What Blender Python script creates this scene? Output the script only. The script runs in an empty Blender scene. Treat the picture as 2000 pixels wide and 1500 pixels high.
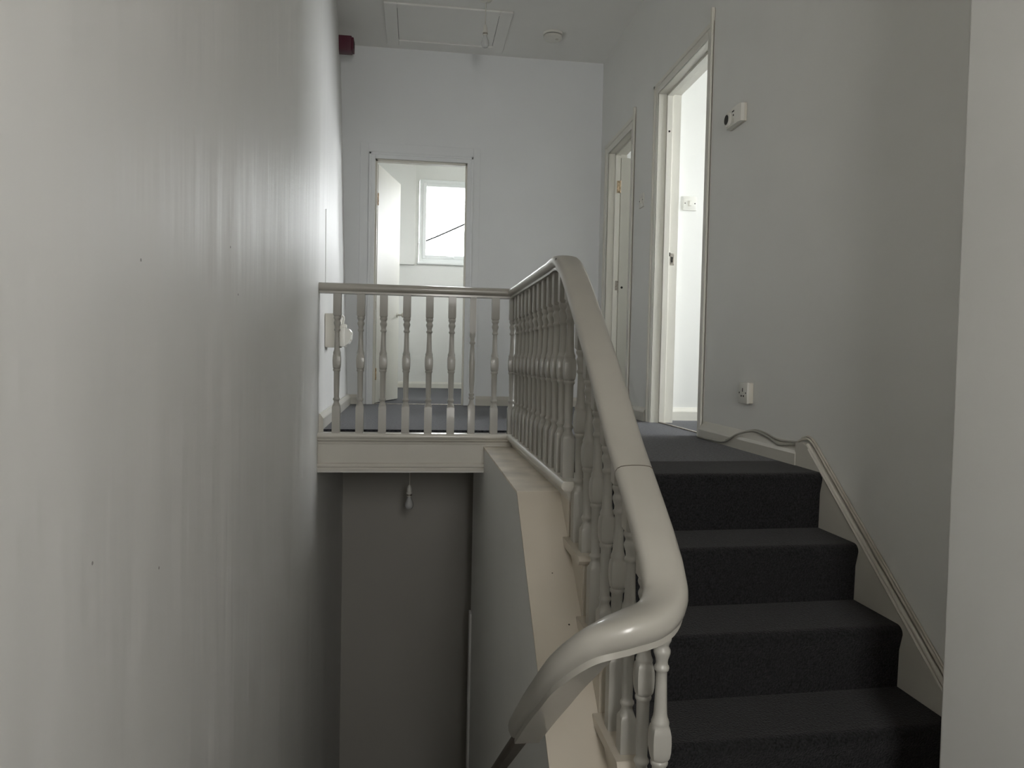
import bpy, bmesh, math, random
from mathutils import Vector, Matrix
random.seed(4)
SC = bpy.context.scene
COL = SC.collection
# ------------------------------------------------------------------ camera, world, lights, exposure
YAW, PITCH, ROLL, FPX = 0.129, 0.034, 0.021, 1440.0
fw = Vector((math.sin(YAW)*math.cos(PITCH), math.cos(YAW)*math.cos(PITCH), -math.sin(PITCH)))
rt = Vector((math.cos(YAW), -math.sin(YAW), 0))
dn = fw.cross(rt)
rt2 = rt*math.cos(ROLL) - dn*math.sin(ROLL)
dn2 = dn*math.cos(ROLL) + rt*math.sin(ROLL)
cd = bpy.data.cameras.new('camera'); cam = bpy.data.objects.new('camera', cd); COL.objects.link(cam)
cam.matrix_world = Matrix(((rt2.x, -dn2.x, -fw.x, 0), (rt2.y, -dn2.y, -fw.y, 0), (rt2.z, -dn2.z, -fw.z, 0), (0, 0, 0, 1)))
cd.sensor_width = 36; cd.lens = FPX/2000*36; cd.clip_start = .02
SC.camera = cam
SC.view_settings.view_transform = 'Standard'; SC.view_settings.look = 'None'
SC.view_settings.exposure = 2.5; SC.view_settings.gamma = 1
SC.view_settings.use_curve_mapping = False
W = bpy.data.worlds.new('overcast_sky'); SC.world = W; W.use_nodes = True
bg = W.node_tree.nodes['Background']; bg.inputs[0].default_value = (.95, .98, 1, 1); bg.inputs[1].default_value = 4.0
SC.cycles.max_bounces = 12; SC.cycles.diffuse_bounces = 8; SC.cycles.sample_clamp_indirect = 8

def area(name, loc, direction, sx, sy, power=None, color=(1, 1, 1), portal=False):
    l = bpy.data.lights.new(name, 'AREA'); l.shape = 'RECTANGLE'; l.size = sx; l.size_y = sy
    o = bpy.data.objects.new(name, l); COL.objects.link(o); o.location = loc
    o.rotation_euler = Vector(direction).to_track_quat('-Z', 'Y').to_euler()
    if portal: l.cycles.is_portal = True
    else: l.energy = power; l.color = color
    return o
# daylight openings: sky portals in the windows, then an added rear fill lamp
area('sky_portal_far', (.55, 10.10, 1.85), (0, -1, 0), 1.1, 1.1, portal=True)
area('sky_portal_far_side', (1.86, 8.6, 1.4), (-1, 0, 0), 1.4, 1.2, portal=True)
area('sky_portal_near_room', (4.32, 4.1, 1.3), (-1, 0, 0), 1.7, 1.6, portal=True)
area('sky_portal_mid_room', (4.32, 5.85, 1.6), (-1, 0, 0), 1.0, 1.0, portal=True)
area('sky_portal_rear', (.375, -1.42, .6), (0, 1, 0), .75, 1.4, portal=True)
area('rear_warm_fill', (.375, -1.47, .6), (0, 1, 0), .75, 1.4, power=4, color=(1, .80, .58))  # added warm fill lamp, unseen, outside the rear window

# ------------------------------------------------------------------ materials
def mat(name, col, rough=.5, spec=.5, noise=None, bump=None, sheen=0, metal=0, coat=0):
    m = bpy.data.materials.new(name); m.use_nodes = True
    nt = m.node_tree; b = nt.nodes['Principled BSDF']
    b.inputs['Base Color'].default_value = (*col, 1); b.inputs['Roughness'].default_value = rough
    b.inputs['Specular IOR Level'].default_value = spec; b.inputs['Metallic'].default_value = metal
    b.inputs['Sheen Weight'].default_value = sheen
    b.inputs['Coat Weight'].default_value = coat; b.inputs['Coat Roughness'].default_value = .12
    tc = nt.nodes.new('ShaderNodeTexCoord')
    if noise:
        sc, amt = noise[0], noise[1]; st = noise[2] if len(noise) > 2 else (1, 1, 1)
        mp = nt.nodes.new('ShaderNodeMapping'); mp.inputs['Scale'].default_value = st
        nt.links.new(tc.outputs['Object'], mp.inputs[0])
        n = nt.nodes.new('ShaderNodeTexNoise'); n.inputs['Scale'].default_value = sc; n.inputs['Detail'].default_value = 5
        nt.links.new(mp.outputs[0], n.inputs['Vector'])
        r = nt.nodes.new('ShaderNodeMapRange'); r.inputs[1].default_value = .3; r.inputs[2].default_value = .7
        r.inputs[3].default_value = 1-amt; r.inputs[4].default_value = 1+amt
        nt.links.new(n.outputs[0], r.inputs[0])
        mx = nt.nodes.new('ShaderNodeVectorMath'); mx.operation = 'SCALE'; mx.inputs[0].default_value = col
        nt.links.new(r.outputs[0], mx.inputs['Scale']); nt.links.new(mx.outputs[0], b.inputs['Base Color'])
    prev = None
    for (sc, dist, st) in (bump or []):
        mp = nt.nodes.new('ShaderNodeMapping'); mp.inputs['Scale'].default_value = st
        nt.links.new(tc.outputs['Object'], mp.inputs[0])
        n = nt.nodes.new('ShaderNodeTexNoise'); n.inputs['Scale'].default_value = sc; n.inputs['Detail'].default_value = 4
        nt.links.new(mp.outputs[0], n.inputs['Vector'])
        bp = nt.nodes.new('ShaderNodeBump'); bp.inputs['Strength'].default_value = 1; bp.inputs['Distance'].default_value = dist
        nt.links.new(n.outputs[0], bp.inputs['Height'])
        if prev: nt.links.new(prev.outputs[0], bp.inputs['Normal'])
        prev = bp
    if prev: nt.links.new(prev.outputs[0], b.inputs['Normal'])
    return m
M = {}
M['wall'] = mat('wall_paint_grey_white', (.71, .71, .685), .55, .4, noise=(1.3, .03), bump=[(14, .0006, (1, 1, 1)), (60, .0003, (1, 1, 1))])
M['wall_left'] = mat('wall_satin_uneven_paint', (.69, .685, .67), .52, .42, noise=(1.0, .04, (1, 1.2, .5)),
                     bump=[(1.0, .016, (1, 3.0, .35)), (2.2, .003, (1, 3.0, .5)), (30, .0002, (1, 1, .4))])
M['wall_lower'] = mat('wall_paint_hall_shade', (.40, .385, .35), .6, .3, noise=(1.3, .03))  # wall paint with the hall's shade darkened into its colour
M['wall_cool'] = mat('wall_paint_cool', (.76, .775, .785), .5, .4, noise=(1.3, .025), bump=[(16, .0005, (1, 1, 1))])
M['wall_room'] = mat('room_paint_white', (.74, .74, .71), .55, .4, noise=(1.5, .02))
M['ceiling'] = mat('ceiling_paint', (.78, .775, .75), .7, .3, noise=(1.0, .03), bump=[(20, .0006, (1, 1, 1))])
M['gloss'] = mat('cream_gloss_paint', (.55, .53, .475), .28, .5, noise=(3.0, .04), bump=[(9, .0006, (1, 1, 1))], coat=.25)
M['baluster'] = mat('baluster_gloss_shade', (.36, .35, .315), .36, .5, noise=(4.0, .04), bump=[(30, .0002, (1, 1, 1))], coat=.12)  # cream gloss with backlit shade put into a darker colour
M['cream'] = mat('cream_old_gloss', (.50, .455, .38), .38, .5, noise=(2.5, .07), bump=[(12, .0005, (1, 1, 1))])
M['ledge'] = mat('dusty_cream_ledge_lit', (.78, .72, .63), .5, .4, noise=(7, .16), bump=[(15, .0006, (1, 1, 1))])  # dusty cream, base lightened to carry the light falling on the top
M['rail'] = mat('cream_rail_gloss', (.35, .335, .295), .36, .5, noise=(4.0, .05), bump=[(10, .0007, (1, 1, 1))], coat=.35)
M['lining'] = mat('door_lining_white', (.68, .665, .60), .35, .5, noise=(2.5, .03))
M['leaf'] = mat('door_leaf_cream', (.60, .585, .52), .35, .5, noise=(2.5, .04, (1, 1, .3)))
M['carpet'] = mat('charcoal_carpet', (.0155, .0155, .0165), .95, .12, noise=(150, .6), bump=[(180, .004, (1, 1, 1))], sheen=.10)
M['carpet_hall'] = mat('carpet_sheen_toned', (.028, .0295, .036), .95, .12, noise=(80, .95), bump=[(120, .005, (1, 1, 1))], sheen=.20)  # stair fabric again, base lightened and blued to imitate grazing sheen
M['plastic'] = mat('white_plastic', (.68, .67, .62), .35, .5)
M['plastic_aged'] = mat('aged_white_plastic', (.60, .575, .51), .4, .5)
M['mark'] = mat('grey_filler_mark', (.30, .29, .28), .6, .3)
M['dark'] = mat('dark_recess', (.02, .018, .015), .6, .3)
M['maroon'] = mat('maroon_plastic', (.10, .018, .035), .4, .5)
M['brass'] = mat('paint_flecked_brass', (.52, .40, .26), .4, .5, noise=(60, .5), metal=.2)
M['steel'] = mat('worn_steel', (.35, .32, .28), .4, .5, noise=(80, .4), metal=.7)
M['cable'] = mat('grey_cable', (.33, .32, .28), .45, .5)
M['cable_white'] = mat('painted_cable', (.52, .49, .43), .4, .5, noise=(15, .10))
M['brown'] = mat('dark_timber_and_shade', (.07, .055, .04), .4, .5, noise=(12, .3, (1, .2, 1)))  # dark timber; also carries the lower rail's shade as colour
M['upvc'] = mat('white_upvc', (.80, .82, .81), .3, .5)
M['black'] = mat('black_wire', (.004, .004, .004), .9, .0)
M['tarmac'] = mat('ground_outside', (.12, .12, .11), .9, .2, noise=(4, .2))
g = bpy.data.materials.new('window_glass'); g.use_nodes = True; nt = g.node_tree; nt.nodes.clear()
o_ = nt.nodes.new('ShaderNodeOutputMaterial'); mx = nt.nodes.new('ShaderNodeMixShader'); mx.inputs[0].default_value = .05
tr = nt.nodes.new('ShaderNodeBsdfTransparent'); gl = nt.nodes.new('ShaderNodeBsdfGlossy'); gl.inputs['Roughness'].default_value = .02
nt.links.new(tr.outputs[0], mx.inputs[1]); nt.links.new(gl.outputs[0], mx.inputs[2]); nt.links.new(mx.outputs[0], o_.inputs[0])
M['glass'] = g
g = bpy.data.materials.new('bulb_glass'); g.use_nodes = True; b = g.node_tree.nodes['Principled BSDF']
b.inputs['Base Color'].default_value = (.75, .76, .75, 1); b.inputs['Roughness'].default_value = .25; b.inputs['Transmission Weight'].default_value = .55
M['bulb'] = g

# ------------------------------------------------------------------ mesh helpers
def BM(): return bmesh.new()
def box(bm, x0, x1, y0, y1, z0, z1, bev=0, seg=2):
    vs = [bm.verts.new(p) for p in [(x0, y0, z0), (x1, y0, z0), (x1, y1, z0), (x0, y1, z0), (x0, y0, z1), (x1, y0, z1), (x1, y1, z1), (x0, y1, z1)]]
    fs = [bm.faces.new([vs[i] for i in f]) for f in ((0, 3, 2, 1), (4, 5, 6, 7), (0, 1, 5, 4), (1, 2, 6, 5), (2, 3, 7, 6), (3, 0, 4, 7))]
    if bev:
        es = list({e for f in fs for e in f.edges})
        bmesh.ops.bevel(bm, geom=es, offset=bev, segments=seg, profile=.5, affect='EDGES')
    return bm
def prism(bm, pts, axis, a, b):
    """polygon pts in the plane normal to axis, extruded from a to b. axis 0: pts=(y,z); 1: (x,z); 2: (x,y)"""
    def P(p, v): return {0: (v, p[0], p[1]), 1: (p[0], v, p[1]), 2: (p[0], p[1], v)}[axis]
    A = [bm.verts.new(P(p, a)) for p in pts]; B = [bm.verts.new(P(p, b)) for p in pts]
    n = len(pts)
    bm.faces.new(A); bm.faces.new(B[::-1])
    for i in range(n): bm.faces.new([A[i], B[i], B[(i+1) % n], A[(i+1) % n]])
    bmesh.ops.recalc_face_normals(bm, faces=bm.faces[:])
    return bm
def lathe(bm, prof, n=24, M4=None, cap=True):
    """prof: (r,z) list"""
    rings = []
    for r, z in prof:
        ring = []
        for i in range(n):
            a = 2*math.pi*i/n; v = Vector((r*math.cos(a), r*math.sin(a), z))
            if M4: v = M4 @ v
            ring.append(bm.verts.new(v))
        rings.append(ring)
    for A, B in zip(rings, rings[1:]):
        for i in range(n): bm.faces.new([A[i], A[(i+1) % n], B[(i+1) % n], B[i]])
    if cap: bm.faces.new(rings[0][::-1]); bm.faces.new(rings[-1])
    bmesh.ops.recalc_face_normals(bm, faces=bm.faces[:])
    return bm
def catmull(pts, n=8):
    P = [Vector(p) for p in pts]; P = [P[0]*2-P[1]] + P + [P[-1]*2-P[-2]]; out = []
    for i in range(1, len(P)-2):
        for k in range(n):
            t = k/n; a, b, c, d = P[i-1], P[i], P[i+1], P[i+2]
            out.append(.5*((2*b)+(c-a)*t+(2*a-5*b+4*c-d)*t*t+(3*b-a-3*c+d)*t*t*t))
    out.append(P[-2]); return out
def tube(bm, pts, r, n=8, smooth=6):
    pts = catmull(pts, smooth) if smooth else [Vector(p) for p in pts]
    rings = []; up = Vector((.13, .21, .97)).normalized()
    for i, p in enumerate(pts):
        t = (pts[min(i+1, len(pts)-1)]-pts[max(i-1, 0)]).normalized()
        s = t.cross(up)
        if s.length < .1: s = t.cross(Vector((1, 0, 0)))
        s.normalize(); u = s.cross(t)
        rings.append([bm.verts.new(p+(s*math.cos(a)+u*math.sin(a))*r) for a in [2*math.pi*k/n for k in range(n)]])
    for A, B in zip(rings, rings[1:]):
        for i in range(n): bm.faces.new([A[i], A[(i+1) % n], B[(i+1) % n], B[i]])
    bm.faces.new(rings[0]); bm.faces.new(rings[-1])
    bmesh.ops.recalc_face_normals(bm, faces=bm.faces[:])
    return bm
def sweep(bm, pts, section, deep=None):
    """section: closed list of (side, up) offsets; frames keep up near vertical; mitred corners"""
    rings = []
    n = len(pts); pts = [Vector(p) for p in pts]
    for i, p in enumerate(pts):
        d0 = (pts[i]-pts[i-1]).normalized() if i else (pts[1]-pts[0]).normalized()
        d1 = (pts[i+1]-pts[i]).normalized() if i < n-1 else d0
        t = (d0+d1).normalized(); k = 1/max(.5, t.dot(d1))
        s = t.cross(Vector((0, 0, 1))).normalized(); u = s.cross(t).normalized()
        h0 = Vector((d0.x, d0.y, 0)); h1 = Vector((d1.x, d1.y, 0))
        ks = 1/max(.5, math.cos(h0.angle(h1)/2)) if h0.length and h1.length else 1
        q = deep(p) if deep else 1
        rings.append([bm.verts.new(p + s*(a*ks) + u*(b*q)) for a, b in section])
    m = len(section)
    for A, B in zip(rings, rings[1:]):
        for i in range(m): bm.faces.new([A[i], A[(i+1) % m], B[(i+1) % m], B[i]])
    bm.faces.new(rings[0]); bm.faces.new(rings[-1])
    bmesh.ops.recalc_face_normals(bm, faces=bm.faces[:])
    return bm
def obj(name, bm, m, parent=None, label=None, cat=None, group=None, kind=None, smooth=None):
    me = bpy.data.meshes.new(name); bm.to_mesh(me); bm.free()
    if smooth is not None:
        me.shade_smooth() if hasattr(me, 'shade_smooth') else None
        me.set_sharp_from_angle(angle=math.radians(smooth))
    me.materials.append(M[m] if isinstance(m, str) else m)
    o = bpy.data.objects.new(name, me); COL.objects.link(o)
    if parent is not None:
        o.parent = parent; o.matrix_parent_inverse = Matrix.Translation(parent.location).inverted() if not parent.get('_rot') else parent.matrix_basis.inverted()
    if label: o['label'] = label
    if cat: o['category'] = cat
    if group: o['group'] = group
    if kind: o['kind'] = kind
    return o
def thing(name, label, cat, loc=(0, 0, 0), group=None):
    o = bpy.data.objects.new(name, None); COL.objects.link(o); o.location = loc; o.empty_display_size = .1
    o['label'] = label; o['category'] = cat
    if group: o['group'] = group
    return o
def struct(name, bm, m, label, parent=None, cat='', smooth=None):
    return obj(name, bm, m, parent, label, cat or name.split('_')[0].split('.')[0], kind='structure', smooth=smooth)

# ------------------------------------------------------------------ key dimensions (eye of the camera = origin)
XL, XR, YB, ZC = -.532, 1.58, 6.4, 2.6
FL = -.43                       # upper landing
TR = [-.43, -.63, -.83, -1.03, -1.23, -1.43, -1.63]
YN = [2.585, 2.34, 2.09, 1.85, 1.605, 1.36]     # carpet front edges at the balusters
YR = [2.565, 2.318, 2.072, 1.826, 1.58, 1.335]  # timber risers
YF = 4.14                       # line of the front balustrade
ZLOW = -4.2
skew = lambda x: .05*(x-.55)

# ------------------------------------------------------------------ shell
def left_x(y, z):
    if y <= 4.10 or z < -.5: return XL
    t = (y-4.10)/(YB-4.10)
    end = -.577-.098*max(0., (z+.46)/3.0)
    return XL+(end-XL)*t
bm = BM()
ys = [-1.4, 0, 1, 2, 3, 3.8, 4.1]+[4.1+.23*i for i in range(1, 11)]; zs = [ZLOW, -2.4, -.9, -.6, -.44, 0, .5, 1, 1.5, 2, ZC]
grid = [[bm.verts.new((left_x(y, z), y, z)) for z in zs] for y in ys]
back = [[bm.verts.new((XL-.3, y, z)) for z in zs] for y in ys]
for i in range(len(ys)-1):
    for k in range(len(zs)-1):
        bm.faces.new([grid[i][k], grid[i+1][k], grid[i+1][k+1], grid[i][k+1]])
        bm.faces.new([back[i][k], back[i][k+1], back[i+1][k+1], back[i+1][k]])
for i in range(len(ys)-1):
    for k in (0, -1): bm.faces.new([grid[i][k], back[i][k], back[i+1][k], grid[i+1][k]])
for k in range(len(zs)-1):
    for i in (0, -1): bm.faces.new([grid[i][k], grid[i][k+1], back[i][k+1], back[i][k]])
# wallpaper patch with a lifted edge, near the far corner
for y0, y1, z0, z1 in ((4.48, 5.05, .42, .86),):
    c = [(left_x(y, z)+.004, y, z) for y, z in ((y0, z0), (y1, z0), (y1, z1-.03), (y0, z1))]
    d = [(x-.02, y, z) for x, y, z in c]
    A = [bm.verts.new(p) for p in c]; B = [bm.verts.new(p) for p in d]
    bm.faces.new(A)
    for i in range(4): bm.faces.new([A[i], B[i], B[(i+1) % 4], A[(i+1) % 4]])
bmesh.ops.recalc_face_normals(bm, faces=bm.faces[:])
wl = struct('wall_left', bm, 'wall_left', 'tall uneven white wall along the left of the stairwell', cat='wall')

# far wall with the doorway (opening x -.405 .. .43)
bm = BM()
box(bm, -.83, -.395, YB, YB+.12, -.64, ZC); box(bm, .42, XR+.15, YB, YB+.12, -.64, ZC)
box(bm, -.395, .42, YB, YB+.12, 1.69, ZC)
struct('wall_back', bm, 'wall_cool', 'pale grey wall at the far end of the landing with an open doorway', cat='wall')
# right wall with two openings
bm = BM(); D1 = (3.955, 4.855, 1.815); D2 = (5.42, 6.145, 1.765)
box(bm, XR, XR+.15, 1.6, D1[0], ZLOW+1.5, ZC); box(bm, XR, XR+.15, D1[0], D1[1], D1[2], ZC)
box(bm, XR, XR+.15, D1[1], D2[0], -.64, ZC); box(bm, XR, XR+.15, D2[0], D2[1], D2[2], ZC); box(bm, XR, XR+.15, D2[1], YB, -.64, ZC)
struct('wall_right', bm, 'wall', 'grey-white wall on the right above the stairs, with two doorways', cat='wall')
# near right block
bm = BM(); box(bm, 1.262, 1.73, -1.4, 1.6, ZLOW+1.5, ZC)
es = [e for e in bm.edges if abs(e.verts[0].co.x-1.262) < 1e-4 and abs(e.verts[1].co.x-1.262) < 1e-4 and abs(e.verts[0].co.y-1.6) < 1e-4 and abs(e.verts[1].co.y-1.6) < 1e-4]
bmesh.ops.bevel(bm, geom=es, offset=.012, segments=4, profile=.5, affect='EDGES')
struct('wall_right_near', bm, 'wall', 'near wall corner at the right edge, beside the foot of the stairs', cat='wall', smooth=30)
# rear wall behind the camera, window opening x -.3..1.0, z -.2..1.9
bm = BM(); box(bm, -.83, .0, -1.4, -1.3, ZLOW+1.5, ZC); box(bm, .75, 1.73, -1.4, -1.3, ZLOW+1.5, ZC)
box(bm, .0, .75, -1.4, -1.3, ZLOW+1.5, -.1); box(bm, .0, .75, -1.4, -1.3, 1.3, ZC)
struct('wall_rear', bm, 'wall', 'wall behind the half landing with a window', cat='wall')
# ceiling
bm = BM(); box(bm, -1.5, 4.5, -1.5, 10.2, ZC, ZC+.12)
struct('ceiling', bm, 'ceiling', 'flat grey-white ceiling over the landing', cat='ceiling')
# upper landing floor (timber deck + carpet)
bm = BM(); prism(bm, [(-.6, 4.19), (.575, 4.19), (.575, 2.66), (XR+.02, 2.72), (XR+.02, 4.0), (XR+.15, 4.0), (XR+.15, YB+.12), (-.6, YB+.12)], 2, -.615, -.432)
struct('floor', bm, 'cream', 'boarded deck of the upper landing', cat='floor')
bm = BM(); prism(bm, [(-.545, 4.19), (.60, 4.19), (.60, 2.92), (XR-.006, 2.97), (XR-.006, D1[0]), (XR+.06, D1[0]+.04), (XR+.06, D1[1]-.04), (XR-.006, D1[1]),
                      (XR-.006, YB), (.40, YB+.05), (-.37, YB+.05), (-.56, YB)], 2, -.432, -.412)
struct('floor_carpet', bm, 'carpet_hall', 'dark carpet on the upper landing, toned blue-grey for sheen', cat='floor')
# half landing, lower hall
bm = BM(); box(bm, -.6, 1.30, -1.4, 1.345, -1.80, -1.63)
struct('floor_half_landing', bm, 'carpet', 'dark carpet of the half landing at the foot of the stairs', cat='floor')
bm = BM(); box(bm, -.83, 1.8, 1.2, 5.7, ZLOW, ZLOW+.1)
for i in range(8): box(bm, -.531, .384, 1.345+.245*i, 1.345+.245*(i+1), ZLOW+.1, -1.83-.2*i)
struct('floor_lower', bm, 'carpet', 'dark lower stairs and hall floor down in the stairwell', cat='floor')
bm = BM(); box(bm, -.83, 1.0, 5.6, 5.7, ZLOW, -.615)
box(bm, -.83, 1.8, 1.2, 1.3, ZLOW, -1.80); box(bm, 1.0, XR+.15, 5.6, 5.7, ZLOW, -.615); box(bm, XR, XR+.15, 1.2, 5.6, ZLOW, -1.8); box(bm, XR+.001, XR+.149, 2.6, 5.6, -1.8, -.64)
struct('wall_lower_end', bm, 'wall_lower', 'wall toned dark as shade at the bottom of the stairwell below the landing', cat='wall')
bm = BM(); box(bm, -.60, .9, 4.13, 5.62, -.645, -.616)
struct('ceiling_lower', bm, 'ceiling', 'ceiling of the lower hall under the landing', cat='ceiling')
# spandrel wall (grey face) and its cream capping
bm = BM(); prism(bm, [(4.86, ZLOW), (4.86, -.645), (4.13, -.645), (4.13, -.505), (2.733, -.505), (1.30, -1.683), (1.30, ZLOW)], 0, .385, .54)
struct('wall_spandrel', bm, 'wall', 'grey wall beside the stairwell, boxed in beneath the balustrade', cat='wall')
bm = BM(); prism(bm, [(4.13, -.497), (2.729, -.497), (2.731, -.506), (4.13, -.506)], 0, .381, .56)
struct('trim_1', bm, 'ledge', 'dusty cream board ledge beside the landing balusters', cat='trim')
bm = BM(); prism(bm, [(2.729, -.4975), (1.30, -1.675), (1.30, -1.684), (2.733, -.506)], 0, .381, .56)
cap = struct('trim_2', bm, 'cream', 'cream sloping board running down below the stair balusters', cat='trim')
bm = BM(); box(bm, .371, .46, 4.78, 4.862, ZLOW+.1, -1.68, .004)
struct('trim_14', bm, 'wall', 'pale door lining low in the dark stairwell', cat='trim')
bm = BM()   # nail holes on the sloping cap
def capz(y): return -.497-(2.729-y)*1.178/1.429
for x, y, r in ((.405, 2.165, .0028), (.40, 2.115, .0045), (.408, 1.89, .0035), (.455, 1.83, .0035), (.47, 2.45, .002), (.50, 2.3, .003)):
    lathe(bm, [(r, -.0005), (r*.6, .001)], 8, Matrix.Translation((x, y, capz(y)+.0005)) @ Matrix.Rotation(math.radians(39.5), 4, 'X'))
nh = obj('nail_hole', bm, 'dark', cap)
for y, z in ((1.30, -.356), (1.622, -.456), (2.20, .302), (2.296, .175), (1.513, .176)):
    bm = BM(); lathe(bm, [(.0036, 0), (.003, .0004)], 8, Matrix.Translation((XL, y, z)) @ Matrix.Rotation(math.pi/2, 4, 'Y')); obj('filled_nail_hole', bm, 'mark', wl)

# landing nosing, cove, fascia
NOS = [(0, -.458), (-.006, -.455), (-.0125, -.448), (-.014, -.441), (-.0125, -.433), (-.006, -.427), (0, -.425)]
bm = BM()
yf = 4.112
prism(bm, [(yf+o, z) for o, z in NOS] + [(4.205, -.425), (4.205, -.458)], 0, XL, .52)
xs = .521
prism(bm, [(xs+o, z) for o, z in NOS] + [(.605, -.425), (.605, -.458)], 1, 2.515, 4.205)
struct('trim_3', bm, 'gloss', 'rounded white nosing under the landing balusters', cat='trim', smooth=40)
bm = BM()
prism(bm, [(4.20, -.458), (4.112, -.458), (4.113, -.464), (4.120, -.470), (4.128, -.475), (4.130, -.486), (4.134, -.488), (4.134, -.592), (4.124, -.596), (4.119, -.604), (4.119, -.611), (4.124, -.618), (4.119, -.624), (4.119, -.638), (4.20, -.638)], 0, XL, .386)
prism(bm, [(4.20, -.458), (4.112, -.458), (4.113, -.464), (4.120, -.470), (4.128, -.475), (4.130, -.486), (4.134, -.488), (4.134, -.497), (4.20, -.497)], 0, .386, .56)
prism(bm, [(.60, -.458), (.521, -.458), (.522, -.464), (.529, -.470), (.537, -.475), (.539, -.486), (.543, -.488), (.543, -.50), (.60, -.50)], 1, 2.55, 4.2)
struct('trim_4', bm, 'gloss', 'white fascia board and cove facing the stairwell under the landing edge', cat='trim', smooth=25)

# skirtings
def skirt(bm, p0, p1, nrm, h=.10, t=.02, zb=-.43):
    """p0,p1 (x,y) along the wall, nrm unit normal into the room"""
    prof = [(0, 0), (t, 0), (t, h*.72), (t*.85, h*.8), (t*.45, h*.93), (t*.3, h), (0, h)]
    A = [bm.verts.new((p0[0]+nrm[0]*a, p0[1]+nrm[1]*a, zb+z)) for a, z in prof]
    B = [bm.verts.new((p1[0]+nrm[0]*a, p1[1]+nrm[1]*a, zb+z)) for a, z in prof]
    bm.faces.new(A); bm.faces.new(B[::-1]); n = len(prof)
    for i in range(n): bm.faces.new([A[i], B[i], B[(i+1) % n], A[(i+1) % n]])
    bmesh.ops.recalc_face_normals(bm, faces=bm.faces[:])
bm = BM(); skirt(bm, (XL+.0, 4.17), (-.575, YB-.001), (1, 0), .105, .024)
struct('baseboard_left', bm, 'gloss', 'white skirting along the left wall of the landing', cat='skirting')
bm = BM(); skirt(bm, (-.57, YB), (-.50, YB), (0, -1)); skirt(bm, (.51, YB), (XR, YB), (0, -1))
struct('baseboard_back', bm, 'gloss', 'white skirting along the far wall', cat='skirting')
bm = BM()
prism(bm, [(XR, -.43), (XR-.036, -.43), (XR-.036, -.365), (XR-.030, -.352), (XR-.004, -.325), (XR, -.322)], 1, 2.84, 3.885)
struct('baseboard_right', bm, 'gloss', 'deep white skirting between the near doorway and the stairs', cat='skirting')
bm = BM(); skirt(bm, (XR, 4.93), (XR, 5.34), (-1, 0), .11); skirt(bm, (XR, 6.25), (XR, YB), (-1, 0), .11)
struct('baseboard_right_far', bm, 'gloss', 'white skirting between the two right-hand doorways', cat='skirting')
# wall string beside the stairs
bm = BM()
prism(bm, [(2.86, -.62), (2.845, -.320), (2.80, -.312), (2.752, -.325), (1.60, -1.215), (1.60, -1.8)], 0, XR-.032, XR)
ws = struct('trim_5', bm, 'gloss', 'cream wall string running down beside the carpeted steps', cat='trim')
bm = BM()
tube(bm, [(XR-.022, 2.765, -.318), (XR-.022, 1.6, -1.206)], .008, 8, 0)
tube(bm, [(XR-.030, 2.745, -.335), (XR-.030, 1.6, -1.222)], .006, 6, 0)
obj('capping_bead', bm, 'gloss', ws, smooth=50)

# door surrounds --------------------------------------------------
def arch_x(bm, x0, x1, ztop, y, w, t=.016, zb=-.43):     # architrave on a wall facing -Y
    for (a, b) in ((x0-w, x0), (x1, x1+w)):
        box(bm, a, b, y-t*.6, y, zb, ztop+w, .002); 
    for a, b in ((x0-w, x0-w*.62), (x1+w*.62, x1+w)): box(bm, a, b, y-t, y-.001, zb, ztop+w, .003)
    box(bm, x0, x1, y-t*.6, y, ztop, ztop+w, .002); box(bm, x0-w+.001, x1+w-.001, y-t, y-.001, ztop+w*.62, ztop+w, .003)
bm = BM()
box(bm, -.500, -.432, YB-.007, YB, -.43, 1.80, .002); box(bm, .455, .515, YB-.007, YB, -.43, 1.80, .002); box(bm, -.432, .455, YB-.007, YB, 1.72, 1.80, .002)
arch_x(bm, -.374, .405, 1.670, YB, .052, .018)
struct('trim_6', bm, 'wall_cool', 'painted surround of the far doorway', cat='door frame')
bm = BM()
box(bm, -.396, -.374, YB-.008, YB+.13, -.43, 1.692); box(bm, .405, .42, YB-.008, YB+.13, -.43, 1.692); box(bm, -.374, .405, YB-.008, YB+.13, 1.670, 1.692)
box(bm, -.374, -.358, YB+.02, YB+.075, -.43, 1.670); box(bm, .391, .405, YB+.02, YB+.075, -.43, 1.670); box(bm, -.374, .405, YB+.02, YB+.075, 1.655, 1.67)
lin = struct('trim_7', bm, 'lining', 'cream lining and stops inside the far doorway', cat='door frame')
bm = BM(); box(bm, -.3585, -.352, YB+.040, YB+.07, .40, .47, .001)
obj('strike_plate', bm, 'steel', lin, label='worn metal strike plate')

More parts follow.
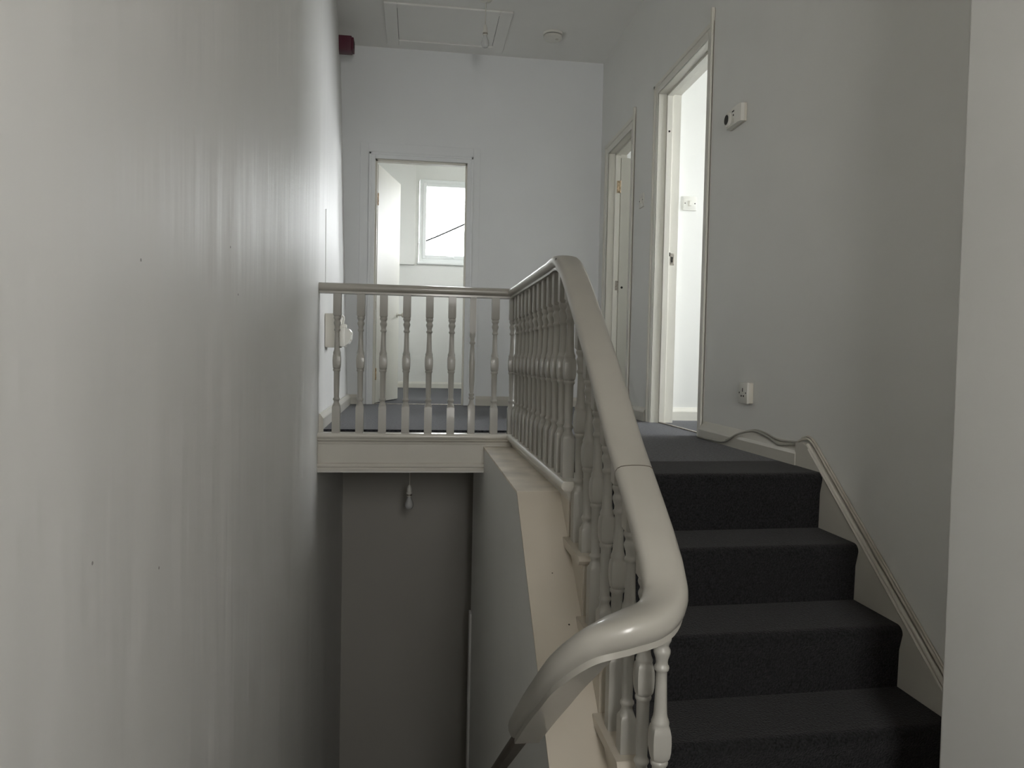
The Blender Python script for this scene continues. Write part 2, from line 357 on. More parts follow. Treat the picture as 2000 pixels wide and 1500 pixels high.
def arch_y(bm, y0, y1, ztop, x, w, ext):                 # architrave on the right wall (facing -X)
    for a, b in ((y0-w, y0), (y1, y1+w)):
        box(bm, x-.010, x, a, b, -.43, ztop+w, .002)
    box(bm, x-.020, x-.001, y0-w, y0-w*.62, -.43, ztop+w+ext, .003); box(bm, x-.018, x-.001, y1+w*.62, y1+w, -.43, ztop+w, .003)
    box(bm, x-.010, x, y0, y1, ztop, ztop+w, .002); box(bm, x-.018, x-.001, y0-w*.7, y1+w-.001, ztop+w*.62, ztop+w, .003)
def lining_y(bm, y0, y1, ztop, x0, x1):
    box(bm, x0-.006, x1+.006, y0-.02, y0, -.43, ztop+.02); box(bm, x0-.006, x1+.006, y1, y1+.02, -.43, ztop+.02); box(bm, x0-.006, x1+.006, y0, y1, ztop, ztop+.02)
    s0, s1 = x0+.055, x0+.095
    box(bm, s0, s1, y0, y0+.014, -.43, ztop, .0015); box(bm, s0, s1, y1-.014, y1, -.43, ztop, .0015); box(bm, s0, s1, y0, y1, ztop-.014, ztop, .0015)
bm = BM(); arch_y(bm, 3.975, 4.835, 1.795, XR, .07, .07)
struct('trim_8', bm, 'lining', 'moulded architrave round the near doorway on the right', cat='door frame')
bm = BM(); lining_y(bm, 3.975, 4.835, 1.795, XR, XR+.15)
l1 = struct('trim_9', bm, 'lining', 'cream lining inside the near doorway on the right', cat='door frame')
bm = BM(); box(bm, XR+.105, XR+.135, 4.8335, 4.836, .655, .735, .0008)
sp = obj('strike_plate', bm, 'steel', l1, label='paint-chipped metal strike plate')
bm = BM(); box(bm, XR+.112, XR+.126, 4.832, 4.835, .675, .712); box(bm, XR+.097, XR+.106, 4.831, 4.835, .715, .74)
obj('latch_hole', bm, 'dark', sp)
bm = BM(); lathe(bm, [(.007, 0), (.007, .002)], 10, Matrix.Translation((XR+.072, 4.8215, 1.545)) @ Matrix.Rotation(math.pi/2, 4, 'X'))
obj('screw_hole', bm, 'dark', l1)
bm = BM(); arch_y(bm, 5.44, 6.125, 1.745, XR, .085, .05)
struct('trim_10', bm, 'lining', 'moulded architrave round the far doorway on the right', cat='door frame')
bm = BM(); lining_y(bm, 5.44, 6.125, 1.745, XR, XR+.15)
l2 = struct('trim_11', bm, 'lining', 'pale lining inside the far doorway on the right', cat='door frame')
bm = BM(); box(bm, XR+.075, XR+.100, 6.1095, 6.112, .60, .68, .0008)
obj('strike_plate', bm, 'steel', l2, label='small painted strike plate')

# door leaves
def leafmesh(w, h, t): bm = BM(); box(bm, 0, w, 0, t, 0, h, .003); return bm
def leaf(name, label, hinge, ang, w, h, hinges, extra=None):
    o = struct(name, leafmesh(w, h, .038), 'leaf', label, cat='door')
    o.location = hinge; o.rotation_euler.z = ang
    for z in hinges:
        bm = BM(); box(bm, -.003, .0, .002, .036, z-.05, z+.05, .0005)
        tube(bm, [(-.004, -.004, z-.052), (-.004, -.004, z+.052)], .005, 8, 0)
        c = obj('hinge', bm, 'brass', None, smooth=40); c.parent = o; c['label'] = 'paint-flecked brass hinge'
    return o
ang3 = math.atan2(.72, .175)
d1 = leaf('door_1', 'cream door standing open inside the far room', (-.352, 6.475, -.405), ang3, .735, 2.05, (.25, 1.75))
bm = BM(); box(bm, .70, .737, -.001, .039, 1.0, 1.09, .001)
c = obj('latch_plate', bm, 'steel', None); c.parent = d1
bm = BM(); lathe(bm, [(.022, 0), (.022, .006), (.010, .008), (.009, .04), (.022, .048), (.026, .06), (.02, .072), (.004, .076)], 18, Matrix.Translation((.675, 0, .80)) @ Matrix.Rotation(math.pi/2, 4, 'X'))
c = obj('door_knob', bm, 'plastic_aged', None, smooth=40); c.parent = d1
d2 = leaf('door_2', 'pale door opened back inside the far doorway on the right', (XR+.135, 6.118, -.405), math.radians(6), .70, 2.12, (.25, 1.875))
d2.location = (XR+.104, 6.114, -.405); d2.rotation_euler.z = math.radians(2)
bm = BM(); box(bm, -.003, .001, .008, .030, .985, 1.075, .0005); c = obj('latch_plate', bm, 'steel', None); c.parent = d2
bm = BM(); lathe(bm, [(.010, 0), (.010, .003)], 12, Matrix.Translation((.030, .001, 1.03)) @ Matrix.Rotation(math.pi/2, 4, 'X')); c = obj('latch_hole', bm, 'dark', None); c.parent = d2
bm = BM(); box(bm, XR+.070, XR+.101, 6.1085, 6.1115, 1.42, 1.52, .0006)
obj('hinge_leaf', bm, 'brass', l2, label='paint-flecked brass hinge leaf')

# threshold strips
bm = BM(); box(bm, XR+.055, XR+.075, D1[0]+.02, D1[1]-.02, -.432, -.406, .002)
struct('trim_12', bm, 'steel', 'thin metal threshold bar in the near doorway', cat='threshold')
bm = BM(); box(bm, -.374, .405, YB+.045, YB+.065, -.432, -.4075, .002)
struct('trim_13', bm, 'steel', 'thin metal threshold bar in the far doorway', cat='threshold')

# ------------------------------------------------------------------ rooms
bm = BM(); box(bm, XR+.06, 4.3, 1.8, 5.04, -.64, -.412); struct('floor_near_room', bm, 'carpet_hall', 'carpet inside the room on the right', cat='floor')
bm = BM()
box(bm, XR+.15, 4.3, 5.04, 5.16, -.43, ZC)                     # shared wall faces the doorway
box(bm, XR+.15, 4.3, 1.7, 1.8, -.43, ZC)
for a, b, c, d in ((1.8, 3.3, -.43, ZC), (4.9, 5.04, -.43, ZC), (3.3, 4.9, -.43, .45), (3.3, 4.9, 2.15, ZC)): box(bm, 4.2, 4.3, a, b, c, d)
struct('wall_near_room', bm, 'wall_room', 'bright white wall seen through the near doorway', cat='wall')
bm = BM(); skirt(bm, (XR+.15, 5.04), (4.2, 5.04), (0, -1), .11)
struct('baseboard_near_room', bm, 'lining', 'cream skirting in the room on the right', cat='skirting')
bm = BM(); box(bm, XR+.06, 4.3, 5.16, 6.95, -.64, -.412); struct('floor_mid_room', bm, 'carpet_hall', 'carpet inside the second room on the right', cat='floor')
bm = BM(); box(bm, XR+.15, 4.3, 6.95, 7.05, -.43, ZC)
for a, b, c, d in ((5.16, 5.35, -.43, ZC), (6.35, 6.95, -.43, ZC), (5.35, 6.35, -.43, 1.1), (5.35, 6.35, 2.1, ZC)): box(bm, 4.2, 4.3, a, b, c, d)
struct('wall_mid_room', bm, 'wall_room', 'white walls of the second room on the right', cat='wall')
# far room
WX0, WX1, WZ0, WZ1 = .0, .98, 1.265, 2.36
bm = BM(); box(bm, -1.4, 1.85, YB+.05, 10.0, -.64, -.4125)
struct('floor_far_room', bm, 'carpet_hall', 'grey carpet of the far room', cat='floor')
bm = BM()
for a, b, c, d in ((-1.4, WX0, -.43, ZC), (WX1, 1.85, -.43, ZC), (WX0, WX1, -.43, WZ0), (WX0, WX1, WZ1, ZC)): box(bm, a, b, 9.98, 10.12, c, d)
box(bm, -1.4, 1.75, 9.93, 9.98, -.43, 1.215, .004)              # lower part stands slightly proud
box(bm, -1.5, -1.4, YB+.1, 10.1, -.43, ZC)
for a, b, c, d in ((7.05, 7.9, -.43, ZC), (9.3, 10.1, -.43, ZC), (7.9, 9.3, -.43, .8), (7.9, 9.3, 2.0, ZC)): box(bm, 1.75, 1.85, a, b, c, d)
box(bm, -1.4, -.83, YB+.02, YB+.12, -.43, ZC)
box(bm, -1.4, -.055, 9.86, 9.98, 1.215, ZC)
struct('wall_far_room', bm, 'wall_room', 'bright walls of the far room around its window', cat='wall')
bm = BM(); skirt(bm, (-1.4, 9.93), (1.75, 9.93), (0, -1), .10)
struct('baseboard_far_room', bm, 'lining', 'cream skirting under the far room window', cat='skirting')

def window(name, label, x0, x1, z0, z1, y, M4=None, sash=True):
    root = struct(name, BM(), 'upvc', label, cat='window')
    def put(n, bm, m):
        if M4: bmesh.ops.transform(bm, matrix=M4, verts=bm.verts[:])
        return obj(n, bm, m, root)
    bm = BM(); w = .05
    for a, b, c, d in ((x0, x0+w, z0, z1), (x1-w, x1, z0, z1), (x0+w, x1-w, z0, z0+w), (x0+w, x1-w, z1-w, z1)): box(bm, a, b, y-.015, y+.055, c, d, .004)
    f = put('window_frame', bm, 'upvc')
    bm = BM(); s = w-.006; t = .048
    X0, X1, Z0, Z1 = x0+s, x1-s, z0+s, z1-s
    for a, b, c, d in ((X0, X0+t, Z0, Z1), (X1-t, X1, Z0, Z1), (X0+t, X1-t, Z0, Z0+t), (X0+t, X1-t, Z1-t, Z1)): box(bm, a, b, y-.028, y+.03, c, d, .005)
    put('sash', bm, 'upvc')
    bm = BM(); box(bm, X0+t-.005, X1-t+.005, y-.002, y+.006, Z0+t-.005, Z1-t+.005); put('pane', bm, 'glass')
    return root, put
r, put = window('window_1', 'white framed window in the far room showing blank sky', WX0+.003, WX1-.003, WZ0+.003, WZ1-.003, 9.965)
bm = BM(); box(bm, .44, .47, 9.915, 9.94, WZ0+.055, WZ0+.085, .004); box(bm, .385, .46, 9.905, 9.917, WZ0+.064, WZ0+.078, .003); put('window_handle', bm, 'upvc')
bm = BM(); box(bm, WX0-.02, WX1+.02, 9.90, 9.99, WZ0-.03, WZ0, .006); put('window_sill', bm, 'upvc')
def Ry(x, y): return Matrix.Translation((x, y, 0)) @ Matrix.Rotation(-math.pi/2, 4, 'Z')
window('window_2', 'side window of the far room', -.699, .699, .801, 1.999, 0, Ry(1.79, 8.6))
window('window_3', 'window of the near room on the right', -.799, .799, .451, 2.149, 0, Ry(4.24, 4.1))
window('window_4', 'window of the second room on the right', -.499, .499, 1.101, 2.099, 0, Ry(4.24, 5.85))
window('window_5', 'window behind the half landing', .001, .749, -.099, 1.299, -1.35, Matrix.Identity(4))
bm = BM(); tube(bm, [(-.9, 14, 1.66), (.0, 14, 2.112), (.5, 14, 2.345), (1.6, 14, 2.90), (2.6, 14, 3.5)], .016, 6, 4)
oc_c = obj('cable', bm, 'black')
oc = thing('overhead_line', 'thin dark cable slanting across the white sky outside the far window', 'cable', (.85, 14, 2.5))
oc_c.parent = oc; oc_c.matrix_parent_inverse = Matrix.Translation(oc.location).inverted()
for x, z in ((-.9, 1.66), (2.6, 3.5)):
    bm = BM(); lathe(bm, [(.07, -6), (.05, z+.3)], 12, Matrix.Translation((x, 14, 0)))
    obj('pole', bm, 'brown', oc, smooth=40)
bm = BM(); box(bm, -30, 30, -20, 60, -6.2, -6); struct('floor_outside', bm, 'tarmac', 'ground outside the house', cat='ground')

# ------------------------------------------------------------------ staircase
st = thing('staircase', 'straight flight of dark carpeted steps climbing to the landing on the right', 'stairs', (1.05, 1.36, -1.63))
def step_mesh(i):
    top, bot = TR[i], TR[i+1]-.015
    xr = XR-.030 if i < 4 else 1.262
    yf, yb = YN[i], (YN[i-1]+.03 if i else 2.921)
    prof = [(yb, bot), (yf+.016, bot), (yf+.012, top-.075), (yf+.004, top-.045)]
    for k in range(7):
        a = math.pi + (-math.pi/2)*k/6 if False else math.pi*(1-.5*k/6)
        prof.append((yf+.026+.028*math.cos(a)-.0, top-.026+.026*math.sin(a)+.004))
    prof += [(yb, top+.004)]
    if i == 0: prof = [(y, z+.014 if z > top-.1 else z) for y, z in prof]
    bm = BM(); rows = []
    nx = 14; x0 = .60
    for k in range(nx+1):
        x = x0+(xr-x0)*k/nx
        rows.append([bm.verts.new((x, y+skew(x), z)) for y, z in prof])
    for A, B in zip(rows, rows[1:]):
        for j in range(len(prof)): bm.faces.new([A[j], B[j], B[(j+1) % len(prof)], A[(j+1) % len(prof)]])
    bm.faces.new(rows[0]); bm.faces.new(rows[-1]); bmesh.ops.recalc_face_normals(bm, faces=bm.faces[:])
    return bm
for i in range(6):
    s = obj('step', step_mesh(i), 'carpet', st, smooth=35)
    if i == 0: continue
    bm = BM(); yb = YR[i-1]-.001; yfr = YR[i]-.022
    if i == 5: yfr = YR[i]-.02
    t = TR[i]
    prof = [(yb, t-.028), (yfr+.006, t-.028), (yfr, t-.022), (yfr-.004, t-.014), (yfr, t-.006), (yfr+.006, t), (yb, t)]
    prism(bm, prof, 0, .526, .602)
    obj('tread_end', bm, 'cream', s, smooth=40, label='cream painted open tread end')
# cut outer string
bm = BM(); pts = []
pts.append((2.72, -.46))
for i in range(0, 6):
    pts.append((YR[i], TR[i]-.030)); pts.append((YR[i], TR[i+1]-.028))
pts.append((1.335, -1.80)); pts.append((1.50, -1.80)); pts.append((2.80, -.74))
pts.append((2.80, -.46))
prism(bm, pts, 0, .545, .60)
obj('outer_string', bm, 'cream', st, label='cream cut string under the tread ends')

# ------------------------------------------------------------------ banister
def rail_z(y):
    T = [(1.45, -.53), (1.55, -.452), (1.613, -.385), (1.70, -.322), (1.87, -.205), (2.01, -.092), (2.164, .030), (2.3, .130), (2.44, .230), (2.55, .305), (2.64, .356), (2.72, .388), (2.80, .397), (2.9, .394), (9, .394)]
    for (a, za), (b, zb) in zip(T, T[1:]):
        if a <= y <= b: return za+(zb-za)*(y-a)/(b-a)
    return .394
FEAT = [(.000, .0205, .0205, 1)]
def baluster_mesh(h, b, thin=False):
    """h total height, b length of the bottom square block. rows: z, half width, squareness"""
    S = .0212
    f = b-.146
    rows = [(0, S, 1), (b-.003, S, 1), (b+.002, .0205, .85), (b+.005, .0205, .6), (b+.008, .0200, .3), (b+.022, .0148, 0), (b+.028, .0142, 0), (b+.033, .0165, 0), (b+.037, .0190, 0), (b+.041, .0190, 0), (b+.045, .0165, 0), (b+.048, .0145, 0)]
    rows += [(z+f-.004, w, q) for z, w, q in ((.205, .0140, 0), (.26, .0155, 0), (.340, .0162, 0), (.343, .0180, 0), (.346, .0200, 0), (.351, .0205, 0), (.354, .0195, 0), (.356, .0182, 0), (.360, .0205, .3),
            (.366, .0216, .55), (.380, .0226, .7), (.400, .0229, .75), (.418, .0226, .7), (.432, .0214, .5), (.437, .0200, .15), (.441, .0208, 0), (.445, .0208, 0), (.449, .0196, 0),
            (.455, .0172, 0), (.464, .0155, 0), (.485, .0145, 0), (.530, .0132, 0), (.560, .0126, 0), (.5635, .0145, 0), (.566, .0168, 0), (.570, .0174, 0), (.574, .0168, 0), (.577, .0142, 0),
            (.583, .0136, 0), (.590, .0145, 0), (.597, .0168, 0), (.603, .0190, 0), (.608, .0196, 0), (.613, .0188, 0), (.618, .0160, 0), (.622, .0152, 0), (.627, .0168, 0), (.631, .0195, 0),
            (.636, .0208, 0), (.641, .0205, 0), (.644, .0190, .1), (.648, .0200, .7), (.652, S, 1))] + [(h, S, 1)]
    if thin:
        T = .0165
        rows = [(0, .0195, 1), (b+.01, .0195, 1), (b+.025, .015, .2), (b+.045, .0105, 0), (b+.052, .016, 0), (b+.058, .0165, 0), (b+.064, .012, 0), (b+.078, .0165, 0), (b+.084, .011, 0), (.30, .0155, 0), (.40, .0170, 0), (.45, .0140, 0), (.50, .0105, 0),
                (.508, .0160, 0), (.514, .0165, 0), (.520, .012, 0), (.535, .0125, 0), (.55, .0165, 0), (.558, .0165, .2), (.57, T, .9), (.58, T, 1), (h, T, 1)]
    n = 16; bm = BM(); rings = []
    for z, r, s in rows:
        ring = []
        for i in range(n):
            a = 2*math.pi*i/n; c_, s_ = math.cos(a), math.sin(a)
            rs = r/max(abs(c_), abs(s_)); rr = r*(1-s)+rs*s
            ring.append(bm.verts.new((rr*c_, rr*s_, z)))
        rings.append(ring)
    for A, B in zip(rings, rings[1:]):
        for i in range(n): bm.faces.new([A[i], A[(i+1) % n], B[(i+1) % n], B[i]])
    bm.faces.new(rings[0][::-1]); bm.faces.new(rings[-1])
    return bm
ban = thing('banister', 'cream painted turned-baluster banister with a rounded handrail round the stairwell', 'banister', (.545, YF, FL))
ZR = -.053
cache = {}
def baluster(x, y, zb, zt, b, thin=False, label=None):
    key = (round(zt-zb, 4), round(b, 4), thin)
    if key not in cache:
        o = obj('baluster', baluster_mesh(zt-zb, b, thin), 'baluster', ban, smooth=38); cache[key] = o.data
    else:
        o = bpy.data.objects.new('baluster', cache[key]); COL.objects.link(o); o.parent = ban
    o.matrix_parent_inverse = Matrix.Identity(4)
    o.location = Vector((x, y, zb))-ban.location
    o.rotation_euler.z = random.uniform(-.03, .03)
    if label: o['label'] = label
for x in (-.435, -.308, -.185, -.058, .067, .192, .308, .435):
    baluster(x, YF, -.426, .394+ZR+.004, .146, thin=abs(x-.308) < .001, label='thinner replacement baluster' if abs(x-.308) < .001 else None)
baluster(.535, YF, -.426, .394+ZR+.004, .146)
for i in range(1, 13):
    y = YF-.127*i
    baluster(.548, y, -.426, rail_z(y)+ZR+.004, .146)
BL = {1: (.172, .073), 2: (.180, .086), 3: (.192, .092), 4: (.205, .112)}
for tr, ys_ in ((1, (2.500, 2.365)), (2, (2.240, 2.115)), (3, (1.985, 1.862)), (4, (1.735, 1.607))):
    for k, y in enumerate(ys_):
        baluster(.566 if tr < 4 else .568, y, TR[tr]-.001, rail_z(y)-.058 if y < 2.6 else 0, BL[tr][k])
# handrail
sec = [(-.034, -.056), (-.034, -.046), (-.044, -.040), (-.0485, -.030), (-.0490, -.020), (-.0455, -.010), (-.037, -.0035), (-.024, -.0005), (-.010, .0008),
       (.010, .0008), (.024, -.0005), (.037, -.0035), (.0455, -.010), (.0490, -.020), (.0485, -.030), (.044, -.040), (.034, -.046), (.034, -.056)]
ang = [(.548, 2.9, .394), (.548, 2.80, .397), (.549, 2.72, .388), (.550, 2.64, .356), (.550, 2.55, .305), (.550, 2.44, .230), (.550, 2.3, .130), (.550, 2.164, .030), (.550, 2.01, -.092), (.550, 1.87, -.205), (.550, 1.70, -.322),
       (.550, 1.613, -.386), (.547, 1.555, -.436), (.532, 1.508, -.478), (.492, 1.475, -.507), (.430, 1.465, -.522), (.372, 1.490, -.552), (.338, 1.56, -.630), (.325, 1.68, -.735), (.320, 1.82, -.845), (.318, 2.02, -1.00)]
path = [(XL, YF, .394), (.548, YF, .394), (.548, 3.6, .394), (.548, 3.2, .394)] + [tuple(p) for p in catmull(ang, 6)]
hr = obj('handrail', sweep(BM(), path, sec, lambda p: 1+.32*min(1, max(0, (1.80-p.y)/.25)) if p.x > .45 else (1 if p.y > 3 else 1.32)), 'rail', ban, smooth=50)
bm = BM(); p0 = Vector((.55, 1.79, -.2605)); tdir = Vector((0, -.81, -.586)).normalized()
sweep(bm, [p0, p0+tdir*.0016], [(a*1.006, b*1.0+(.0006 if b > -.02 else -.0004)) for a, b in sec])
obj('rail_joint', bm, 'brown', hr, label='fine dark joint across the rail')
bm = BM(); lathe(bm, [(.005, 0), (.005, .002)], 10, Matrix.Translation((.505, 2.70, .372)) @ Matrix.Rotation(math.radians(-80), 4, 'Y')); obj('screw_hole', bm, 'dark', hr)
# lower wall rail
lr = thing('wall_handrail', 'narrow shade-darkened handrail going down the lower stairwell wall below the banister curve', 'handrail', (.31, 2.05, -1.08))
bm = BM(); sec2 = [(a*.42, b*.6-.02) for a, b in sec]
sweep(bm, [(.303, 2.00, -1.01), (.303, 2.6, -1.455), (.303, 3.6, -2.23)], sec2); obj('rail', bm, 'brown', lr, smooth=50)  # handrail continued, its shadow put into the dark colour
for y, z in ((2.75, -1.60), (3.4, -2.11)):
    bm = BM(); tube(bm, [(.388, y, z-.03), (.345, y, z-.045), (.308, y, z-.03), (.306, y, z+.015)], .006, 8, 5)
    lathe(bm, [(.02, 0), (.02, .004)], 14, Matrix.Translation((.3855, y, z-.03)) @ Matrix.Rotation(-math.pi/2, 4, 'Y'))
    obj('bracket', bm, 'plastic_aged', lr, smooth=40)

# ------------------------------------------------------------------ fittings
def dup(root, delta, label):
    r = root.copy(); COL.objects.link(r); r.location = root.location+Vector(delta); r['label'] = label
    for ch in root.children:
        c = ch.copy(); COL.objects.link(c); c.parent = r
        for gch in ch.children:
            d = gch.copy(); COL.objects.link(d); d.parent = c
    return r
def pendant(label, x, y, zc, zb, bare=True):
    t = thing('pendant_light', label, 'light', (x, y, zc))
    bm = BM(); lathe(bm, [(.048, 0), (.048, -.008), (.040, -.022), (.018, -.032), (.006, -.036)], 24, Matrix.Translation((x, y, zc))); obj('ceiling_rose', bm, 'plastic', t, smooth=40)
    bm = BM(); tube(bm, [(x, y, zc-.03), (x+.001, y, (zc+zb)/2), (x, y, zb+.155)], .0035, 8, 6); obj('cord', bm, 'plastic_aged', t, smooth=50)
    bm = BM(); lathe(bm, [(.006, .165), (.010, .16), (.014, .148), (.0165, .14), (.0165, .118), (.020, .116), (.020, .106), (.0175, .104), (.0175, .088), (.014, .086)], 20, Matrix.Translation((x, y, zb)))
    h = obj('lamp_holder', bm, 'plastic', t, smooth=40)
    bm = BM(); lathe(bm, [(.0182, .104), (.0185, .102), (.0185, .094), (.0182, .092)], 20, Matrix.Translation((x, y, zb))); obj('collar', bm, 'steel', h, smooth=40)
    bm = BM(); lathe(bm, [(.012, .092), (.013, .08), (.018, .068), (.025, .050), (.029, .034), (.028, .018), (.020, .005), (.008, 0), (.001, -.0005)], 24, Matrix.Translation((x, y, zb))); obj('bulb', bm, 'bulb', t, smooth=60)
pendant('bare pendant bulb hanging from the landing ceiling near the loft hatch', .452, 5.40, ZC, 2.245)
pendant('bare pendant bulb hanging in the dark lower hall under the landing', -.035, 5.0, -.645, -1.03)

# smoke detector
sx, sy = 1.033, 5.89
t = thing('smoke_detector', 'round white smoke detector on the ceiling', 'smoke detector', (sx, sy, ZC))
MT = Matrix.Translation((sx, sy, ZC))
bm = BM(); lathe(bm, [(.078, 0), (.078, -.010), (.074, -.016)], 40, MT); obj('base', bm, 'plastic', t, smooth=35)
bm = BM(); lathe(bm, [(.064, -.014), (.064, -.024)], 40, MT); obj('vent', bm, 'dark', t, smooth=35)
bm = BM(); lathe(bm, [(.072, -.022), (.076, -.026), (.074, -.040), (.064, -.048), (.030, -.052), (.002, -.053)], 40, MT); cv = obj('cover', bm, 'plastic', t, smooth=35)
bm = BM(); lathe(bm, [(.012, -.050), (.012, -.055), (.002, -.056)], 16, Matrix.Translation((sx+.03, sy-.02, ZC))); obj('test_button', bm, 'plastic_aged', cv, smooth=35)

# loft hatch
t = thing('loft_hatch', 'white panelled loft hatch with a raised frame in the ceiling', 'hatch', (.22, 5.94, ZC))
bm = BM(); X0, X1, Y0, Y1 = -.285, .675, 5.57, 6.30; w = .095
for a, b, c, d in ((X0, X0+w, Y0, Y1), (X1-w, X1, Y0, Y1), (X0+w, X1-w, Y0, Y0+w*.7), (X0+w, X1-w, Y1-w, Y1)):
    box(bm, a, b, c, d, ZC-.016, ZC-.0005, .004)
obj('frame', bm, 'ceiling', t)
bm = BM(); box(bm, X0+w+.003, X1-w-.003, Y0+w*.7+.003, Y1-w-.003, ZC-.007, ZC-.0005, .002); p = obj('panel', bm, 'ceiling', t)
bm = BM(); box(bm, X0+w, X1-w, Y0+w*.7, Y1-w, ZC-.0015, ZC+.0005); obj('gap', bm, 'dark', t)

# alarm sounder on left wall
t = thing('alarm_sounder', 'dark maroon box high on the left wall at the ceiling', 'alarm', (-.6, 6.04, 2.40))
bm = BM(); box(bm, left_x(6.0, 2.45)-.012, -.548, 5.99, 6.10, 2.396, 2.508, .006, 3); body = obj('body', bm, 'maroon', t, smooth=40)
bm = BM(); box(bm, -.550, -.533, 5.995, 6.095, 2.402, 2.500, .007, 3); fr_ = obj('front_cover', bm, 'maroon', t, smooth=40)
for k in range(5):
    bm = BM(); box(bm, -.534, -.532, 6.01+.016*k, 6.018+.016*k, 2.42, 2.48); obj('vent_slot', bm, 'dark', fr_)

# control box on the left wall
t = thing('control_box', 'off-white control box fixed on the left wall behind the first baluster', 'control box', (-.53, 4.5, .045))
bm = BM(); box(bm, -.540, -.456, 4.46, 4.64, .046, .246, .004); obj('backing_box', bm, 'plastic_aged', t, smooth=40)
bm = BM(); box(bm, -.458, -.426, 4.465, 4.60, .052, .168, .004)
prism(bm, [(-.427, .056), (-.405, .070), (-.392, .100), (-.390, .140), (-.402, .158), (-.427, .165)], 1, 4.468, 4.598)
u = obj('front_unit', bm, 'plastic', t, smooth=30)
bm = BM(); box(bm, -.392, -.387, 4.50, 4.52, .125, .140, .001); obj('button', bm, 'plastic_aged', u)
bm = BM(); box(bm, -.397, -.390, 4.50, 4.53, .088, .098, .001); obj('button', bm, 'plastic_aged', u)
bm = BM(); tube(bm, [(-.44, 4.50, .166), (-.438, 4.50, .20), (-.434, 4.50, .222), (-.445, 4.50, .235), (-.458, 4.50, .228)], .006, 8, 5); box(bm, -.456, -.418, 4.48, 4.52, .165, .185, .003)
obj('conduit', bm, 'plastic', t, smooth=40)

# light switches
def switch(label, M4, name='light_switch'):
    t = thing(name, label, 'switch', M4.to_translation())
    def put(n, bm, m, par=t, s=40): bmesh.ops.transform(bm, matrix=M4, verts=bm.verts[:]); return obj(n, bm, m, par, smooth=s)
    bm = BM(); box(bm, -.05, .05, -.010, 0, -.05, .05, .003); p = put('plate', bm, 'plastic')
    bm = BM(); box(bm, -.008, .008, -.016, -.009, -.017, .017, .002)
    r = put('rocker', bm, 'plastic', p)
    bm = BM(); box(bm, -.011, .011, -.0105, -.0095, -.020, .020); put('rocker_surround', bm, 'plastic_aged', p)
    for s in (-1, 1):
        bm = BM(); lathe(bm, [(.004, 0), (.004, .002)], 10, Matrix.Translation((s*.036, -.0095, 0)) @ Matrix.Rotation(math.pi/2, 4, 'X')); put('screw', bm, 'dark', p)
    return t
switch('square white light switch on the bright wall inside the near doorway', Matrix.Translation((1.889, 5.04, 1.12)))
RW = lambda y, z: Matrix.Translation((XR, y, z)) @ Matrix.Rotation(-math.pi/2, 4, 'Z')
switch('white light switch on the landing wall between the two right doorways', RW(5.15, 1.15))
# socket
t = thing('power_socket', 'white single power socket on the right wall above the skirting', 'socket', (XR, 3.355, -.14))
M4 = RW(3.355, -.139)
def put(n, bm, m, par, s=40): bmesh.ops.transform(bm, matrix=M4, verts=bm.verts[:]); return obj(n, bm, m, par, smooth=s)
bm = BM(); box(bm, -.048, .048, -.022, 0, -.049, .049, .002); put('back_box', bm, 'plastic_aged', t)
bm = BM(); box(bm, -.050, .050, -.032, -.021, -.051, .051, .003); p = put('face_plate', bm, 'plastic', t)
for x, z, w, h in ((0, .014, .0035, .009), (-.012, -.015, .0055, .004), (.012, -.015, .0055, .004)):
    bm = BM(); box(bm, x-w, x+w, -.0326, -.0315, z-h, z+h); put('pin_hole', bm, 'dark', p)
for x in (-.034, .034):
    bm = BM(); lathe(bm, [(.0045, 0), (.0045, .0008)], 10, Matrix.Translation((x, -.0318, 0)) @ Matrix.Rotation(math.pi/2, 4, 'X')); put('screw', bm, 'dark', p)
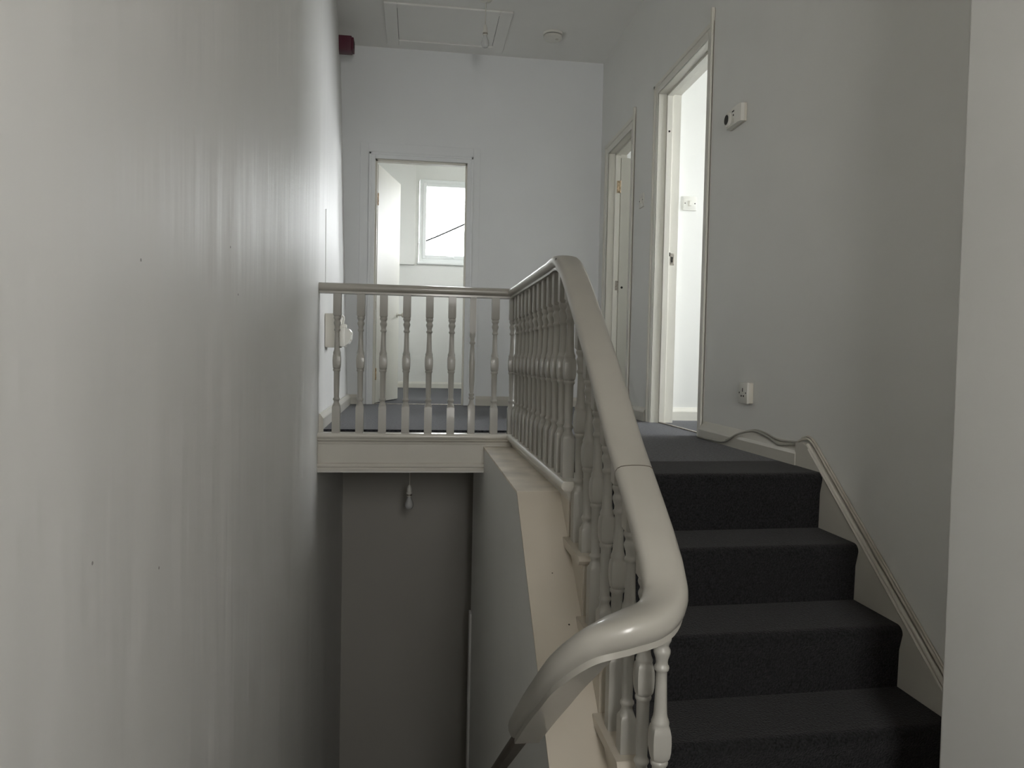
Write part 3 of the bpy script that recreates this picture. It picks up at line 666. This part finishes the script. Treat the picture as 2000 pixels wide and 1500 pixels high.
# wall alarm/thermostat
t = thing('wall_thermostat', 'long white wall unit with a dark round opening, high on the right wall', 'thermostat', (XR, 3.56, 1.23))
M4 = RW(3.555, 1.232)   # local x: towards the camera (-Y) is +x
bm = BM(); box(bm, -.085, .085, -.014, 0, -.045, .045, .003); put('back_plate', bm, 'plastic_aged', t)
bm = BM(); prism(bm, [(-.083, -.013), (-.083, -.030), (-.070, -.037), (.060, -.037), (.080, -.030), (.083, -.013)], 2, -.043, .043); b_ = put('body', bm, 'plastic', t, 25)
bm = BM(); lathe(bm, [(.036, 0), (.036, .010), (.032, .013), (.026, .013)], 30, Matrix.Translation((-.048, -.035, -.002)) @ Matrix.Rotation(math.pi/2, 4, 'X'))
dl = put('dial', bm, 'plastic', b_)
bm = BM(); lathe(bm, [(.024, 0), (.024, .0155), (.001, .016)], 30, Matrix.Translation((-.050, -.034, -.002)) @ Matrix.Rotation(math.pi/2, 4, 'X')); put('sounder_opening', bm, 'dark', dl)
for x, z, w, h, n in ((.005, .024, .012, .003, 'slot'), (.010, .004, .004, .004, 'indicator')):
    bm = BM(); box(bm, x-w, x+w, -.0385, -.036, z-h, z+h); put(n, bm, 'dark', b_)
bm = BM(); box(bm, .004, .016, -.0395, -.036, -.032, -.012, .002); put('test_button', bm, 'plastic_aged', b_)

# cables
bm = BM()
zt = -.322
tube(bm, [(XR-.055, 3.84, -.402), (XR-.050, 3.70, -.400), (XR-.044, 3.52, -.392), (XR-.036, 3.40, -.345), (XR-.018, 3.30, -.318), (XR-.010, 3.235, -.314), (XR-.018, 3.12, -.322), (XR-.030, 3.0, -.342), (XR-.026, 2.93, -.338), (XR-.018, 2.855, -.325)], .0052, 8, 8)
tube(bm, [(XR-.044, 3.50, -.382), (XR-.034, 3.38, -.340), (XR-.012, 3.27, -.309), (XR-.006, 3.16, -.312), (XR-.016, 3.02, -.327), (XR-.012, 2.90, -.322), (XR-.010, 2.855, -.318)], .0042, 8, 8)
obj('skirting_cable', bm, 'cable', None, 'slack grey cable lying along the right skirting by the socket', 'cable', smooth=60)
bm = BM()
tube(bm, [(XR-.010, 2.86, -.316), (XR-.010, 2.83, -.304), (XR-.010, 2.79, -.298), (XR-.009, 2.755, -.310), (XR-.008, 2.72, -.336), (XR-.008, 2.4, -.584), (XR-.008, 2.0, -.893), (XR-.008, 1.62, -1.186)], .0052, 8, 8)
tube(bm, [(XR-.006, 2.84, -.300), (XR-.006, 2.79, -.288), (XR-.006, 2.745, -.304), (XR-.006, 2.70, -.338), (XR-.005, 2.4, -.572), (XR-.005, 2.0, -.881), (XR-.005, 1.62, -1.174)], .0042, 8, 8)
obj('string_cable', bm, 'cable_white', None, 'painted cables clipped down the sloping stair string on the right', 'cable', smooth=60)
